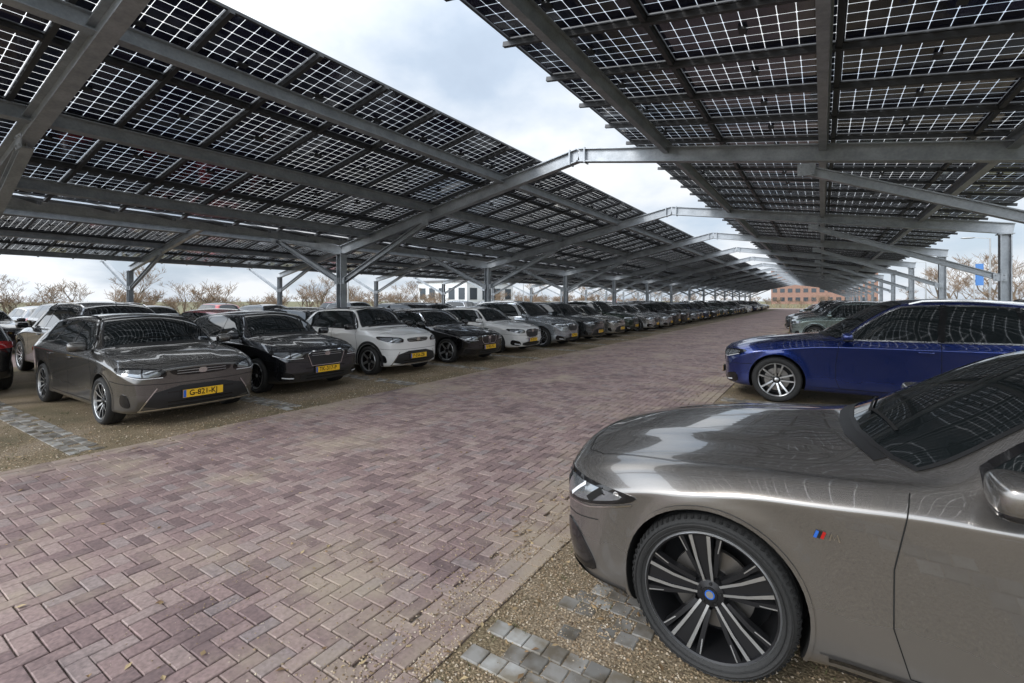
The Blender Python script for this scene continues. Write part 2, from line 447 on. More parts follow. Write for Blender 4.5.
    for dx in (d2-.17, d3-.10):
        for sg in (1, -1):
            l, n_ = cast('side', dx, bz-.115, sg); g.superell((l.x, l.y+sg*.014, l.z), (.095, .014, .014), .6, MI[P.get('handle', 'paint')], 8)
    la = [(math.radians(-22+224*i/32),) for i in range(33)]
    lw = P.get('clad', 0)
    for wx in (fo, fo+wb):
        pts = [(wx+(Ra+.008+lw/2)*math.cos(a[0]), R+.005+(Ra+.008+lw/2)*math.sin(a[0])) for a in la]
        pts = [p for p in pts if p[1] > fb(wx)+.03]
        ribbon('side', pts, lw if lw else .016, 'trim' if lw else 'paint', .010 if lw else .007, step=.05)
    mx = cs+P.get('mirx', .17); mz = bz+.085
    for sg in (1, -1):
        g.superell((mx, sg*(W2+.085), mz), (.078, .108, .066), .62, MI[P.get('mirror', 'paint')], 14)
        g.superell((mx+.035, sg*(W2+.085), mz), (.050, .092, .054), .5, MI['glass'], 8)
        g.superell((mx+.005, sg*(W2+.08), mz-.048), (.074, .104, .026), .6, MI['gloss'], 10)
        g.obox((mx+.0, sg*(W2-.09), mz-.06), (mx, sg*(W2+.04), mz-.045), .05, .025, MI['gloss'], up=(0, 0, 1))
    ribbon('top', [(c0+.08, -.06), (c0+.15, .46*k)], .014, 'gap', .014, mirror=False)
    ribbon('top', [(c0+.15, -.46*k), (c0+.085, .02)], .014, 'gap', .014, mirror=False)
    for it in P['front']:
        mode, out, mat = it[0], it[1], it[2]; opt = it[3] if len(it) > 3 else {}
        if mode == 'rib': ribbon('front', out, opt.get('w', .015), mat, opt.get('off', .012), mirror=opt.get('mirror', True), closed=opt.get('closed', False))
        else: patch('front', out, mat, opt.get('off', .007), .04, opt.get('sm', 2), mirror=opt.get('mirror', True))
    tzb = tz-.03
    for it in P.get('rear', [
        ('p', [(.42, tzb-.15), (.95, tzb-.13), (1.0, tzb-.03), (.55, tzb), (.42, tzb-.02)], 'red'),
        ('p', [(-.6, fb(L)+.02), (.6, fb(L)+.02), (.62, fb(L)+.13), (-.62, fb(L)+.13)], 'trim', {'mirror': False})]):
        opt = it[3] if len(it) > 3 else {}
        patch('rear', it[1], it[2], .006, .05, 2, mirror=opt.get('mirror', True))
    ribbon('rear', [(-.95, .52), (.95, .52)], gw, 'gap', .003, mirror=False)
    zp = P.get('plz', .42)
    tv, tf = text_geo(P.get('txt', 'XK-402-L'), .105)
    for sgn, mode, z in ((-1, 'front', zp), (1, 'rear', .62)):
        l, n_ = cast(mode, 0.0, z); px = l.x+sgn*.022
        g.obox((px-.006, 0, z), (px+.006, 0, z), .53, .12, MI['trim']); g.obox((px-.006+sgn*.004, 0, z), (px+.006+sgn*.004, 0, z), .515, .107, MI['plate'])
        g.add([(px+sgn*.0125, (v.x*.92)*sgn, z+v.y) for v in tv], tf, MI['gap'])
        g.obox((px+sgn*.0108, -.238*(1 if sgn > 0 else -1), z-.05), (px+sgn*.0108, -.238*(1 if sgn > 0 else -1), z+.05), .0015, .036, MI['blue'], up=(0, 1, 0))
    if P.get('badge'):
        for i, c in enumerate(('blue', 'gap', 'red')):
            ribbon('side', [(fo+.415+i*.012, .772), (fo+.405+i*.012, .742)], .011, c, .006)
        ribbon('side', [(fo+.455, .742), (fo+.463, .772), (fo+.472, .748), (fo+.481, .772), (fo+.489, .742)], .006, 'chrome', .006)
        ribbon('side', [(fo+Ra+.06, .235), (fo+wb-Ra-.06, .235)], .06, 'gloss', .009)
    wg = make_wheel(R, P['rim'], P['style'])
    for wx in (fo, fo+wb):
        g.addg(wg, Matrix.Translation((wx, -(W2-.115), R)) @ Matrix.Rotation(P.get('wrot', .4)+wx, 4, 'Y'))
        g.addg(wg, Matrix.Translation((wx, (W2-.115), R)) @ Matrix.Rotation(math.pi, 4, 'Z') @ Matrix.Rotation(1+wx, 4, 'Y'))
    g.obox((fo-.3, 0, .28), (fo+wb+.3, 0, .28), W2*1.25, .12, MI['gap'])
    me = g.mesh(name, MLIST, 38)
    return me

def std_front(hz, g1=.42, kind=0):
    F = []
    F.append(('p', [(.46, hz-.20), (.72, hz-.20), (1.02, hz-.13), (1.14, hz-.05), (.80, hz-.055), (.46, hz-.09)], 'gloss'))
    F.append(('p', [(.52, hz-.18), (.72, hz-.18), (.97, hz-.12), (1.02, hz-.08), (.78, hz-.075), (.52, hz-.105)], 'lamp', {'off': .011}))
    F.append(('rib', [(.70, hz-.18), (.72, hz-.08)], 'gloss', {'w': .018, 'off': .014}))
    F.append(('rib', [(.50, hz-.192), (.72, hz-.194), (1.0, hz-.13)], 'drl', {'w': .008, 'off': .014}))
    if kind == 0:
        F.append(('p', [(-g1, hz-.15), (-.3, hz-.19), (.3, hz-.19), (g1, hz-.15), (g1, hz-.095), (-g1, hz-.095)], 'gloss', {'mirror': False}))
        F.append(('p', [(-.74, .23), (.74, .23), (.54, .54), (-.54, .54)], 'trim', {'mirror': False, 'sm': 1}))
        F.append(('rib', [(-.76, .245), (.76, .245)], 'chrome', {'w': .016, 'mirror': False}))
        F.append(('rib', [(.74, .25), (.56, .53)], 'chrome', {'w': .014}))
        F.append(('p', [(.82, .28), (1.0, .32), (.98, .48), (.86, .45)], 'gloss'))
    elif kind == 1:
        F.append(('p', [(-.34, hz-.34), (.34, hz-.34), (.42, hz-.13), (.34, hz-.08), (-.34, hz-.08), (-.42, hz-.13)], 'trim', {'mirror': False, 'sm': 1}))
        F.append(('rib', [(-.34, hz-.34), (.34, hz-.34), (.42, hz-.13), (.34, hz-.08), (-.34, hz-.08), (-.42, hz-.13)], 'chrome', {'w': .012, 'mirror': False, 'closed': True}))
        F.append(('p', [(-.56, .23), (.56, .23), (.54, .36), (-.54, .36)], 'trim', {'mirror': False, 'sm': 1}))
        F.append(('p', [(.62, .25), (.98, .28), (.94, .46), (.66, .39)], 'gloss'))
        F.append(('rib', [(.66, .30), (.84, .32)], 'drl', {'w': .02}))
    elif kind == 2:
        F.append(('p', [(.035, hz-.30), (.26, hz-.30), (.35, hz-.21), (.34, hz-.085), (.045, hz-.085)], 'gloss'))
        F.append(('rib', [(.035, hz-.30), (.26, hz-.30), (.35, hz-.21), (.34, hz-.085), (.045, hz-.085)], 'chrome', {'w': .012, 'closed': True}))
        F.append(('p', [(-.45, .22), (.45, .22), (.41, .37), (-.41, .37)], 'trim', {'mirror': False, 'sm': 1}))
        F.append(('p', [(.54, .24), (.92, .27), (.88, .42), (.58, .37)], 'gloss'))
    for z in (.28, .33, .46):
        F.append(('rib', [(-.45, z), (.45, z)], 'gloss', {'w': .010, 'off': .014, 'mirror': False}))
    for z in (hz-.12, hz-.155) if kind != 2 else ():
        F.append(('rib', [(-.34, z), (.34, z)], 'rim', {'w': .006, 'off': .013, 'mirror': False}))
    F.append(('p', [(-.06, hz-.17), (.06, hz-.17), (.06, hz-.10), (-.06, hz-.10)], 'chrome', {'mirror': False, 'off': .017}))
    F.append(('rib', [(.0, .58 if kind == 0 else hz-.36), (.5, .58), (.9, .60), (1.25, .62)], 'gap', {'w': .006, 'off': .003}))
    return F

near_front = [
    ('p', [(.44, .62), (.66, .59), (.96, .625), (1.20, .70), (1.24, .745), (.80, .745), (.46, .71)], 'gloss', {'off': .004}),
    ('p', [(.50, .635), (.66, .61), (.94, .64), (1.14, .70), (1.16, .728), (.80, .725), (.50, .69)], 'lamp', {'off': .008}),
    ('rib', [(.60, .62), (.66, .70)], 'drl', {'w': .018, 'off': .013}),
    ('rib', [(.84, .635), (.94, .722)], 'drl', {'w': .018, 'off': .013}),
    ('rib', [(.70, .63), (.76, .715)], 'gap', {'w': .03, 'off': .012}),
    ('rib', [(.98, .66), (1.05, .722)], 'gap', {'w': .03, 'off': .012}),
    ('rib', [(.46, .607), (.66, .583), (.98, .618), (1.2, .69)], 'chrome', {'w': .007, 'off': .009}),
    ('p', [(.03, .45), (.22, .44), (.34, .52), (.33, .70), (.25, .74), (.04, .73)], 'gloss'),
    ('rib', [(.03, .45), (.22, .44), (.34, .52), (.33, .70), (.25, .74), (.04, .73)], 'chrome', {'w': .012, 'closed': True}),
    ('p', [(-.50, .235), (.50, .235), (.46, .37), (-.46, .37)], 'trim', {'mirror': False, 'sm': 1}),
    ('p', [(.60, .25), (1.00, .27), (.99, .34), (.88, .46), (.76, .49), (.68, .38)], 'gloss'),
    ('rib', [(-1.15, .225), (1.15, .225)], 'gloss', {'w': .045, 'mirror': False}),
    ('rib', [(.44, .56), (.60, .53), (.86, .53), (1.02, .56)], 'gap', {'w': .004, 'off': .003}),
]
SP = {}
SP['near'] = dict(L=5.06, W=1.90, H=1.50, fo=.90, wb=2.99, R=.36, rim=.288, hz=.84, cowl=1.42, cz=1.005, header=2.26, peak=2.95, rh=3.75, rdrop=.08, rgb=4.52, rgz=1.12, tz=1.08, bz=.985,
    doors=(1.56, 2.68, 3.72), front=near_front, style='bmw', dlo1=4.15, dlocut=.35, badge=True, txt='T-415-XN', plz=.40, wrot=.2, arch=.032, sweep=.19, nosew=.76, mirx=.25, gw=.0045, crease=True)
SP['wagon'] = dict(L=4.60, W=1.80, H=1.47, fo=.90, wb=2.66, R=.325, rim=.245, hz=.86, cowl=1.10, cz=1.0, header=1.76, peak=2.40, rh=4.02, rdrop=.07, rgb=4.44, rgz=1.0, tz=.96, bz=.96,
    doors=(1.32, 2.32, 3.22), front=std_front(.86, .42, 0), style='multi', dlo1=4.22, dlocut=.30, rails=1, txt='G-821-KJ', crease=True)
SP['hatch'] = dict(L=4.25, W=1.80, H=1.46, fo=.86, wb=2.63, R=.318, rim=.230, hz=.84, cowl=1.08, cz=.99, header=1.72, peak=2.3, rh=3.60, rdrop=.07, rgb=4.08, rgz=1.0, tz=.96, bz=.95,
    doors=(1.30, 2.26, 3.10), front=std_front(.84, .4, 1), style='dblk', dlo1=3.83, dlocut=.35, txt='TK-317-P', crease=True)
SP['city'] = dict(L=3.70, W=1.74, H=1.53, fo=.72, wb=2.43, R=.325, rim=.235, hz=.93, cowl=.88, cz=1.06, header=1.40, peak=1.95, rh=3.10, rdrop=.07, rgb=3.54, rgz=1.02, tz=.98, bz=1.0,
    doors=(1.12, 2.03, 2.80), front=std_front(.93, .36, 0), style='five', dlo1=3.25, dlocut=.3, clad=.06, blackroof=True, mirror='gloss', txt='P-556-ZB', crease=True)
SP['sedan'] = dict(L=4.70, W=1.83, H=1.44, fo=.80, wb=2.85, R=.33, rim=.25, hz=.81, cowl=1.28, cz=.98, header=1.95, peak=2.55, rh=3.5, rdrop=.07, rgb=4.18, rgz=1.07, tz=1.03, bz=.94,
    doors=(1.44, 2.5, 3.4), front=std_front(.81, .4, 2), style='five', dlo1=3.85, dlocut=.35, dlotrim='chrome', txt='R-902-FG', crease=True)
SP['suv'] = dict(L=4.65, W=1.88, H=1.66, fo=.86, wb=2.80, R=.36, rim=.26, hz=.92, cowl=1.14, cz=1.10, header=1.88, peak=2.5, rh=3.90, rdrop=.08, rgb=4.42, rgz=1.14, tz=1.08, bz=1.045,
    doors=(1.42, 2.46, 3.42), front=std_front(.92, .42, 1), style='dbl', dlo1=4.12, dlocut=.45, rails=2, zb=.21, mirror='paint', dlotrim='chrome', txt='N-274-HS', rnd=1.5, sweep=.22, nosew=.74, crease=True)
SP['bigsuv'] = dict(L=4.95, W=1.92, H=1.715, fo=.90, wb=2.95, R=.375, rim=.275, hz=.90, cowl=1.50, cz=1.11, header=2.46, peak=3.10, rh=4.12, rdrop=.07, rgb=4.70, rgz=1.16, tz=1.10, bz=1.05,
    doors=(1.72, 2.98, 3.90), front=std_front(.90, .42, 1), style='dbl', dlo1=4.50, dlocut=.45, rails=2, zb=.21, mirror='paint', dlotrim='chrome', txt='S-638-DK', rnd=1.7, sweep=.26, nosew=.72, crease=True)
SP['mpv'] = dict(L=4.35, W=1.81, H=1.60, fo=.88, wb=2.65, R=.33, rim=.24, hz=.91, cowl=1.0, cz=1.06, header=1.64, peak=2.3, rh=3.85, rdrop=.07, rgb=4.2, rgz=1.05, tz=1.0, bz=1.0,
    doors=(1.28, 2.3, 3.2), front=std_front(.91, .4, 0), style='multi', dlo1=3.95, dlocut=.25, clad=.05, rails=1, zb=.20, txt='H-118-TV', crease=True)
CAR = {k: build_car('car_'+k, v) for k, v in SP.items()}

ZB = .016
def put_car(kind, nose_x, yc, col, facing, jit=0.):
    o = obj('parked_car', CAR[kind]); o.color = (*col, 1)
    if facing == 'L': o.location = (nose_x, yc, ZB); o.rotation_euler = (0, 0, jit)
    else: o.location = (nose_x, yc, ZB); o.rotation_euler = (0, 0, math.pi+jit)
    return o
put_car('near', -1.33, 2.29+.95, (.225, .212, .200), 'L')
put_car('bigsuv', -1.54, 9.10+.95, (.010, .030, .18), 'L')
put_car('wagon', -7.36, 3.33, (.135, .128, .120), 'R', -.01)
put_car('hatch', -7.85, 5.72, (.030, .032, .038), 'R', .01)
put_car('city', -7.95, 8.25, (.80, .80, .79), 'R')
put_car('sedan', -7.75, 10.85, (.010, .010, .012), 'R')
put_car('hatch', -7.95, 13.55, (.8, .8, .79), 'R')
cols = [(.80, .80, .79), (.02, .02, .022), (.06, .062, .066), (.25, .26, .27), (.40, .41, .42), (.10, .105, .11), (.03, .06, .05), (.02, .035, .09), (.12, .11, .10), (.45, .45, .43), (.30, .02, .02), (.02, .02, .022), (.8, .8, .79), (.05, .07, .10)]
kinds = ['wagon', 'hatch', 'city', 'sedan', 'suv', 'mpv', 'hatch', 'wagon']
rc = random.Random(11)
y = 16.1
first = [('suv', (.38, .41, .44)), ('mpv', (.10, .11, .115)), ('wagon', (.42, .41, .38)), ('suv', (.03, .05, .035)), ('hatch', (.5, .5, .5)), ('sedan', (.45, .45, .45)), ('city', (.03, .03, .035)), ('mpv', (.02, .02, .02))]
i = 0
while y < 98:
    if i < len(first): k_, c_ = first[i]
    else: k_, c_ = rc.choice(kinds), rc.choice(cols)
    if rc.random() < .95: put_car(k_, -7.7+rc.uniform(-.25, .2), y, c_, 'R', rc.uniform(-.015, .015))
    y += 2.58; i += 1
put_car('mpv', -12.3-4.35, 1.6, (.03, .032, .036), 'L')
y = 4.2; i = 0
r2 = [('suv', (.03, .03, .033)), ('hatch', (.32, .02, .02)), ('wagon', (.05, .05, .055)), ('hatch', (.3, .3, .31)), ('mpv', (.05, .05, .06)), ('sedan', (.7, .7, .7))]
while y < 96:
    k_, c_ = r2[i] if i < len(r2) else (rc.choice(kinds), rc.choice(cols))
    if rc.random() < .9:
        if rc.random() < .5: put_car(k_, -12.3-SP[k_]['L']+rc.uniform(-.2, .1), y, c_, 'L', rc.uniform(-.015, .015))
        else: put_car(k_, -12.4, y, c_, 'R', rc.uniform(-.015, .015))
    y += 2.58; i += 1
for base, fac in ((-21.6, 'R'), (-26.8-4.4, 'L')):
    y = -4
    while y < 80:
        if rc.random() < .55: put_car(rc.choice(kinds), base+rc.uniform(-.3, .2), y, rc.choice(cols), fac, rc.uniform(-.02, .02))
        y += 2.58
y = 23.4; i = 0
r3 = [('mpv', (.26, .33, .32)), ('suv', (.40, .43, .43)), ('suv', (.10, .11, .12)), ('mpv', (.8, .8, .8)), ('suv', (.1, .1, .1)), ('wagon', (.4, .4, .4))]
while y < 96:
    k_, c_ = r3[i] if i < len(r3) else (rc.choice(kinds), rc.choice(cols))
    if rc.random() < .93: put_car(k_, -1.3+rc.uniform(-.3, .2), y, c_, 'L', rc.uniform(-.015, .015))
    y += 2.6; i += 1

# ------------------------------------------------------------------ ground & paving
def sheet(name, x0, x1, y0, y1, z, mat):
    me = bpy.data.meshes.new(name); me.from_pydata([(x0, y0, z), (x1, y0, z), (x1, y1, z), (x0, y1, z)], [], [(0, 1, 2, 3)]); me.materials.append(mat)
    return obj(name, me)
mg = noisy('grass_soil', [(.3, (.07, .075, .035)), (.5, (.14, .135, .06)), (.7, (.22, .19, .11))], .8, 5, second=(14, [(.3, (.6, .6, .6)), (.7, (1, 1, 1))]))
sheet('ground', -500, 500, -300, 700, 0, mg)
grav = noisy('bay_gravel', [(.25, (.09, .070, .048)), (.42, (.20, .155, .105)), (.55, (.30, .235, .165)), (.72, (.44, .37, .28))], 70, 3, bump=.9, bdist=.012,
             second=(1.1, [(.3, (.45, .47, .36)), (.5, (.80, .78, .68)), (.65, (1, 1, 1))]))
XL, XR = -6.8, -1.5
sheet('parking_bay_surface', XR, 4.3, -12, 100, .012, grav)
sheet('parking_bay_surface', -17.2, XL, -12, 100, .012, grav)
sheet('parking_bay_surface', -31.6, -21.2, -12, 100, .012, grav)
mb, nt, b = new_mat('paving_brick')
ge = N(nt, 'ShaderNodeNewGeometry'); tc = N(nt, 'ShaderNodeTexCoord')
r = ramp(nt, [(0, (.185, .132, .130)), (.3, (.250, .176, .172)), (.6, (.300, .216, .206)), (.85, (.345, .262, .244)), (1, (.26, .216, .215))])
nt.links.new(ge.outputs['Random Per Island'], r.inputs['Fac'])
n1 = N(nt, 'ShaderNodeTexNoise'); n1.inputs['Scale'].default_value = 45; n1.inputs['Detail'].default_value = 4; nt.links.new(tc.outputs['Object'], n1.inputs['Vector'])
r1 = ramp(nt, [(.3, (.70, .70, .70)), (.7, (1.18, 1.18, 1.18))]); nt.links.new(n1.outputs['Fac'], r1.inputs['Fac'])
m1 = N(nt, 'ShaderNodeMix', data_type='RGBA', blend_type='MULTIPLY'); m1.inputs[0].default_value = 1; nt.links.new(r.outputs[0], m1.inputs[6]); nt.links.new(r1.outputs[0], m1.inputs[7])
n2 = N(nt, 'ShaderNodeTexNoise'); n2.inputs['Scale'].default_value = .9; n2.inputs['Detail'].default_value = 8; n2.inputs['Roughness'].default_value = .66; nt.links.new(tc.outputs['Object'], n2.inputs['Vector'])
spx = N(nt, 'ShaderNodeSeparateXYZ'); nt.links.new(tc.outputs['Object'], spx.inputs[0])
def MM(nt, op, a, bb=None):
    n = N(nt, 'ShaderNodeMath', operation=op)
    for i, q in enumerate((a, bb)):
        if q is None: continue
        if isinstance(q, (int, float)): n.inputs[i].default_value = q
        else: nt.links.new(q, n.inputs[i])
    return n.outputs[0]
edge = MM(nt, 'MULTIPLY', MM(nt, 'MAXIMUM', MM(nt, 'SUBTRACT', MM(nt, 'ABSOLUTE', MM(nt, 'ADD', spx.outputs[0], 4.15)), 1.7), 0.0), .14)
fsum = MM(nt, 'ADD', n2.outputs['Fac'], edge)
r2_ = ramp(nt, [(.50, (0, 0, 0)), (.57, (.25, .25, .25)), (.69, (.9, .9, .9))]); nt.links.new(fsum, r2_.inputs['Fac'])
m2 = N(nt, 'ShaderNodeMix', data_type='RGBA'); nt.links.new(r2_.outputs[0], m2.inputs[0]); nt.links.new(m1.outputs[2], m2.inputs[6]); m2.inputs[7].default_value = (.38, .315, .245, 1)
r3_ = ramp(nt, [(.28, (.55, .55, .57)), (.46, (1.0, .99, .98))]); nt.links.new(n2.outputs['Fac'], r3_.inputs['Fac'])
m3 = N(nt, 'ShaderNodeMix', data_type='RGBA', blend_type='MULTIPLY'); m3.inputs[0].default_value = 1; nt.links.new(m2.outputs[2], m3.inputs[6]); nt.links.new(r3_.outputs[0], m3.inputs[7])
nt.links.new(m3.outputs[2], b.inputs['Base Color']); b.inputs['Roughness'].default_value = .7
bp = N(nt, 'ShaderNodeBump'); bp.inputs['Strength'].default_value = .45; bp.inputs['Distance'].default_value = .006; nt.links.new(n1.outputs['Fac'], bp.inputs['Height']); nt.links.new(bp.outputs['Normal'], b.inputs['Normal'])
joint = noisy('joint_sand', [(.3, (.06, .05, .042)), (.7, (.20, .168, .135))], 30, 2, bump=0)
far = noisy('paving_far', [(.3, (.225, .165, .160)), (.7, (.305, .235, .220))], 6, 4, bump=0, second=(.7, [(.35, (.8, .8, .8)), (.6, (1.1, 1.08, 1.05))]))
YB = 46
sheet('road_bed', XL, XR, -12, YB, .006, joint)
sheet('road', XL, XR, YB, 104, .018, far)
sheet('road', -21.2, -17.2, -12, 104, .018, far)
sheet('road', -60, 60, 104, 112, .018, far)
def brick(g, c, ang, l, w, ztop, rng, zb=.004, ch=.004):
    l -= .006; w -= .006; ca, sa = math.cos(ang), math.sin(ang)
    zt = ztop+rng.uniform(-.0022, .0022); tx = rng.uniform(-.010, .010); ty = rng.uniform(-.010, .010)
    vs = []
    for (hl, hw, z) in ((l/2, w/2, zb), (l/2, w/2, zt-ch), (l/2-ch, w/2-ch, zt)):
        for sx, sy in ((-1, -1), (1, -1), (1, 1), (-1, 1)):
            a = sx*hl; d = sy*hw; vs.append((c[0]+a*ca-d*sa, c[1]+a*sa+d*ca, z+(a*tx+d*ty if z > zb else 0)))
    fs = [(8, 9, 10, 11)]
    for o in (0, 4):
        for i in range(4):
            j = (i+1) % 4; fs.append((o+i, o+j, o+4+j, o+4+i))
    g.add(vs, fs, 0)
g = G(); rb = random.Random(3); a_ = .092
for ix in range(int(XL/a_)-2, 2):
    for iy in range(-46, int(YB/a_)):
        m = (ix-iy) % 4
        if m == 0: cx, cy, an = ix+1, iy+.5, 0
        elif m == 3: cx, cy, an = ix+.5, iy+1, math.pi/2
        else: continue
        X = cx*a_; Y = cy*a_
        if not (XL+.22+(.05 if an == 0 else 0) < X < XR-.22-(.05 if an == 0 else 0)) or Y < -3.5: continue
        brick(g, (X+rb.uniform(-.0015, .0015), Y+rb.uniform(-.0015, .0015)), an+rb.uniform(-.008, .008), 2*a_, a_, .022, rb)
for X in (XL+.055, XL+.162, XL+.269, XR-.055, XR-.162, XR-.269):
    yy = -3.5+rb.random()*.1
    zz_ = .0235 if abs(X-XL) < .2 or abs(X-XR) < .2 else .019
    while yy < YB: brick(g, (X, yy), math.pi/2, .214, .107, zz_, rb); yy += .214
obj('brick_paving', g.mesh('brick_paving', [mb]))
mp, nt, b = new_mat('grey_paver')
ge = N(nt, 'ShaderNodeNewGeometry'); tc = N(nt, 'ShaderNodeTexCoord')
r = ramp(nt, [(0, (.15, .145, .135)), (.5, (.26, .25, .235)), (.85, (.34, .335, .32)), (1, (.42, .42, .41))]); nt.links.new(ge.outputs['Random Per Island'], r.inputs[0])
n1 = N(nt, 'ShaderNodeTexNoise'); n1.inputs['Scale'].default_value = 9; n1.inputs['Detail'].default_value = 7; nt.links.new(tc.outputs['Object'], n1.inputs['Vector'])
rr_ = ramp(nt, [(.35, (.55, .48, .38)), (.6, (1.05, 1.05, 1.05))]); nt.links.new(n1.outputs['Fac'], rr_.inputs[0])
mm = N(nt, 'ShaderNodeMix', data_type='RGBA', blend_type='MULTIPLY'); mm.inputs[0].default_value = 1; nt.links.new(r.outputs[0], mm.inputs[6]); nt.links.new(rr_.outputs[0], mm.inputs[7]); nt.links.new(mm.outputs[2], b.inputs['Base Color'])
b.inputs['Roughness'].default_value = .85
bp = N(nt, 'ShaderNodeBump'); bp.inputs['Strength'].default_value = .5; bp.inputs['Distance'].default_value = .006; nt.links.new(n1.outputs['Fac'], bp.inputs['Height']); nt.links.new(bp.outputs['Normal'], b.inputs['Normal'])
g = G(); rb = random.Random(5)
def divider(y, x0, x1, dense=1.):
    x = x0
    while x < x1:
        for r_ in range(3):
            if rb.random() < dense: brick(g, (x+(.053 if r_ % 2 else 0), y+(r_-1)*.107), 0, .107, .107, .020+rb.uniform(-.003, .002), rb)
        x += .107
by = [1.95, 4.55, 7.2, 8.9, 11.4]+[14+2.6*i for i in range(30)]
for y in by: divider(y, XR+.1, 3.6, .88)
for y in [-3.1, -.6]+[1.95+2.56*i for i in range(34)]: divider(y, -11.6, XL-.1, .85)
from mathutils import noise as mn
for ix in range(0, 52):
    for iy in range(0, 34):
        X = XR+.09+ix*.107+(.053 if iy % 2 else 0); Y = .3+iy*.107
        if abs(Y-1.95) < .17: continue
        if mn.noise(Vector((X*1.5, Y*2.2, 3))) > .12+rb.random()*.3: brick(g, (X, Y), rb.uniform(-.05, .05), .105, .105, .0165+rb.uniform(-.004, .003), rb)
obj('grey_pavers', g.mesh('grey_pavers', [mp]))
mst, nt, b = new_mat('gravel_stone'); ge = N(nt, 'ShaderNodeNewGeometry')
r = ramp(nt, [(0, (.10, .07, .045)), (.4, (.26, .185, .11)), (.7, (.38, .29, .19)), (1, (.52, .45, .36))]); nt.links.new(ge.outputs['Random Per Island'], r.inputs['Fac']); nt.links.new(r.outputs[0], b.inputs['Base Color']); b.inputs['Roughness'].default_value = .85
g = G(); rb = random.Random(9)
def pebble(x, y, z, s):
    vs = []
    a0 = rb.random()*6.28
    for k_ in range(5):
        a = a0+k_*1.2566; q = s*rb.uniform(.7, 1.1); vs.append((x+q*math.cos(a), y+q*math.sin(a), z))
    vs.append((x+rb.uniform(-.3, .3)*s, y+rb.uniform(-.3, .3)*s, z+s*rb.uniform(.5, .9)))
    g.add(vs, [(k_, (k_+1) % 5, 5) for k_ in range(5)], 0)
for _ in range(34000):
    x = XR+.0+abs(rb.gauss(0, 1.0))-.05; y = rb.uniform(.4, 4.5)
    if rb.random() < .25: x = XR-rb.expovariate(5)
    onp = abs(y-1.95) < .17 and x > XR
    if onp and rb.random() < .7: continue
    pebble(x, y, .014 if x > XR else .021, rb.uniform(.003, .009))
for _ in range(9000):
    x = XL-abs(rb.gauss(0, 1.2))+.05; y = rb.uniform(.5, 14)
    pebble(x, y, .013, rb.uniform(.005, .014))
for _ in range(7000):
    cx = rb.choice([(-3.3, 3.4), (-2.2, 4.9), (-3.0, 1.6), (-4.8, 7.0), (-1.9, 6.8), (-2.6, 2.2), (-2.0, 3.0)])
    pebble(cx[0]+rb.gauss(0, .35), cx[1]+rb.gauss(0, .3), .0215, rb.uniform(.002, .005))
obj('gravel', g.mesh('gravel', [mst]))
ml, nt, b = new_mat('dry_leaf'); ge = N(nt, 'ShaderNodeNewGeometry')
r = ramp(nt, [(0, (.14, .08, .04)), (.5, (.30, .20, .10)), (1, (.45, .35, .20))]); nt.links.new(ge.outputs['Random Per Island'], r.inputs['Fac']); nt.links.new(r.outputs[0], b.inputs['Base Color']); b.inputs['Roughness'].default_value = .8
g = G()
for _ in range(3200):
    sd = rb.random()
    if sd < .45: x = XL+rb.gauss(-.3, .7)
    elif sd < .8: x = XR+rb.gauss(.3, .5)
    else: x = rb.uniform(XL, XR)
    y = rb.uniform(.5, 22); s = rb.uniform(.008, .028); a = rb.random()*6.28; z = .026
    vs = [(x+s*math.cos(a+t)*f, y+s*math.sin(a+t)*f, z+rb.uniform(0, .012)) for t, f in ((0, 1), (1.5, .5), (3.1, 1), (4.7, .5))]
    g.add(vs, [(0, 1, 2, 3)], 0)
obj('fallen_leaves', g.mesh('fallen_leaves', [ml]))
mw = noisy('moss_weed', [(.3, (.045, .055, .02)), (.7, (.12, .12, .05))], 12, 3, bump=0)
g = G()
for _ in range(5000):
    if rb.random() < .6: x = rb.uniform(-11.5, XL-.05); y = rb.uniform(.5, 26)
    else: x = rb.uniform(XR+.05, 1.5); y = rb.uniform(.8, 12)
    if mn.noise(Vector((x*.9, y*.9, 7))) < .05: continue
    for _b in range(4):
        a = rb.random()*6.28; h_ = rb.uniform(.012, .035); w_ = .003; dx_, dy_ = math.cos(a), math.sin(a); bx = x+rb.gauss(0, .012); by_ = y+rb.gauss(0, .012)
        g.add([(bx-dy_*w_, by_+dx_*w_, .012), (bx+dy_*w_, by_-dx_*w_, .012), (bx+dx_*h_*.7, by_+dy_*h_*.7, .012+h_)], [(0, 1, 2)], 0)
obj('moss_and_weeds', g.mesh('moss', [mw]))

# ------------------------------------------------------------------ solar carports
steel = noisy('galvanised_steel', [(.3, (.30, .325, .35)), (.7, (.42, .445, .475))], 5, 4, rough=.42, bump=0, metal=.5, second=(30, [(.3, (.82, .82, .82)), (.7, (1, 1, 1))]))
rail_m = simple('dark_rail', (.05, .052, .056), .45, .4)
cellm, nt, b = new_mat('solar_cell')
ge = N(nt, 'ShaderNodeNewGeometry')
r = ramp(nt, [(0, (.008, .010, .026)), (.7, (.015, .018, .044)), (1, (.028, .027, .056))]); nt.links.new(ge.outputs['Random Per Island'], r.inputs[0]); nt.links.new(r.outputs[0], b.inputs['Base Color'])
b.inputs['Roughness'].default_value = .12; b.inputs['Coat Weight'].default_value = .5; b.inputs['Coat Roughness'].default_value = .03

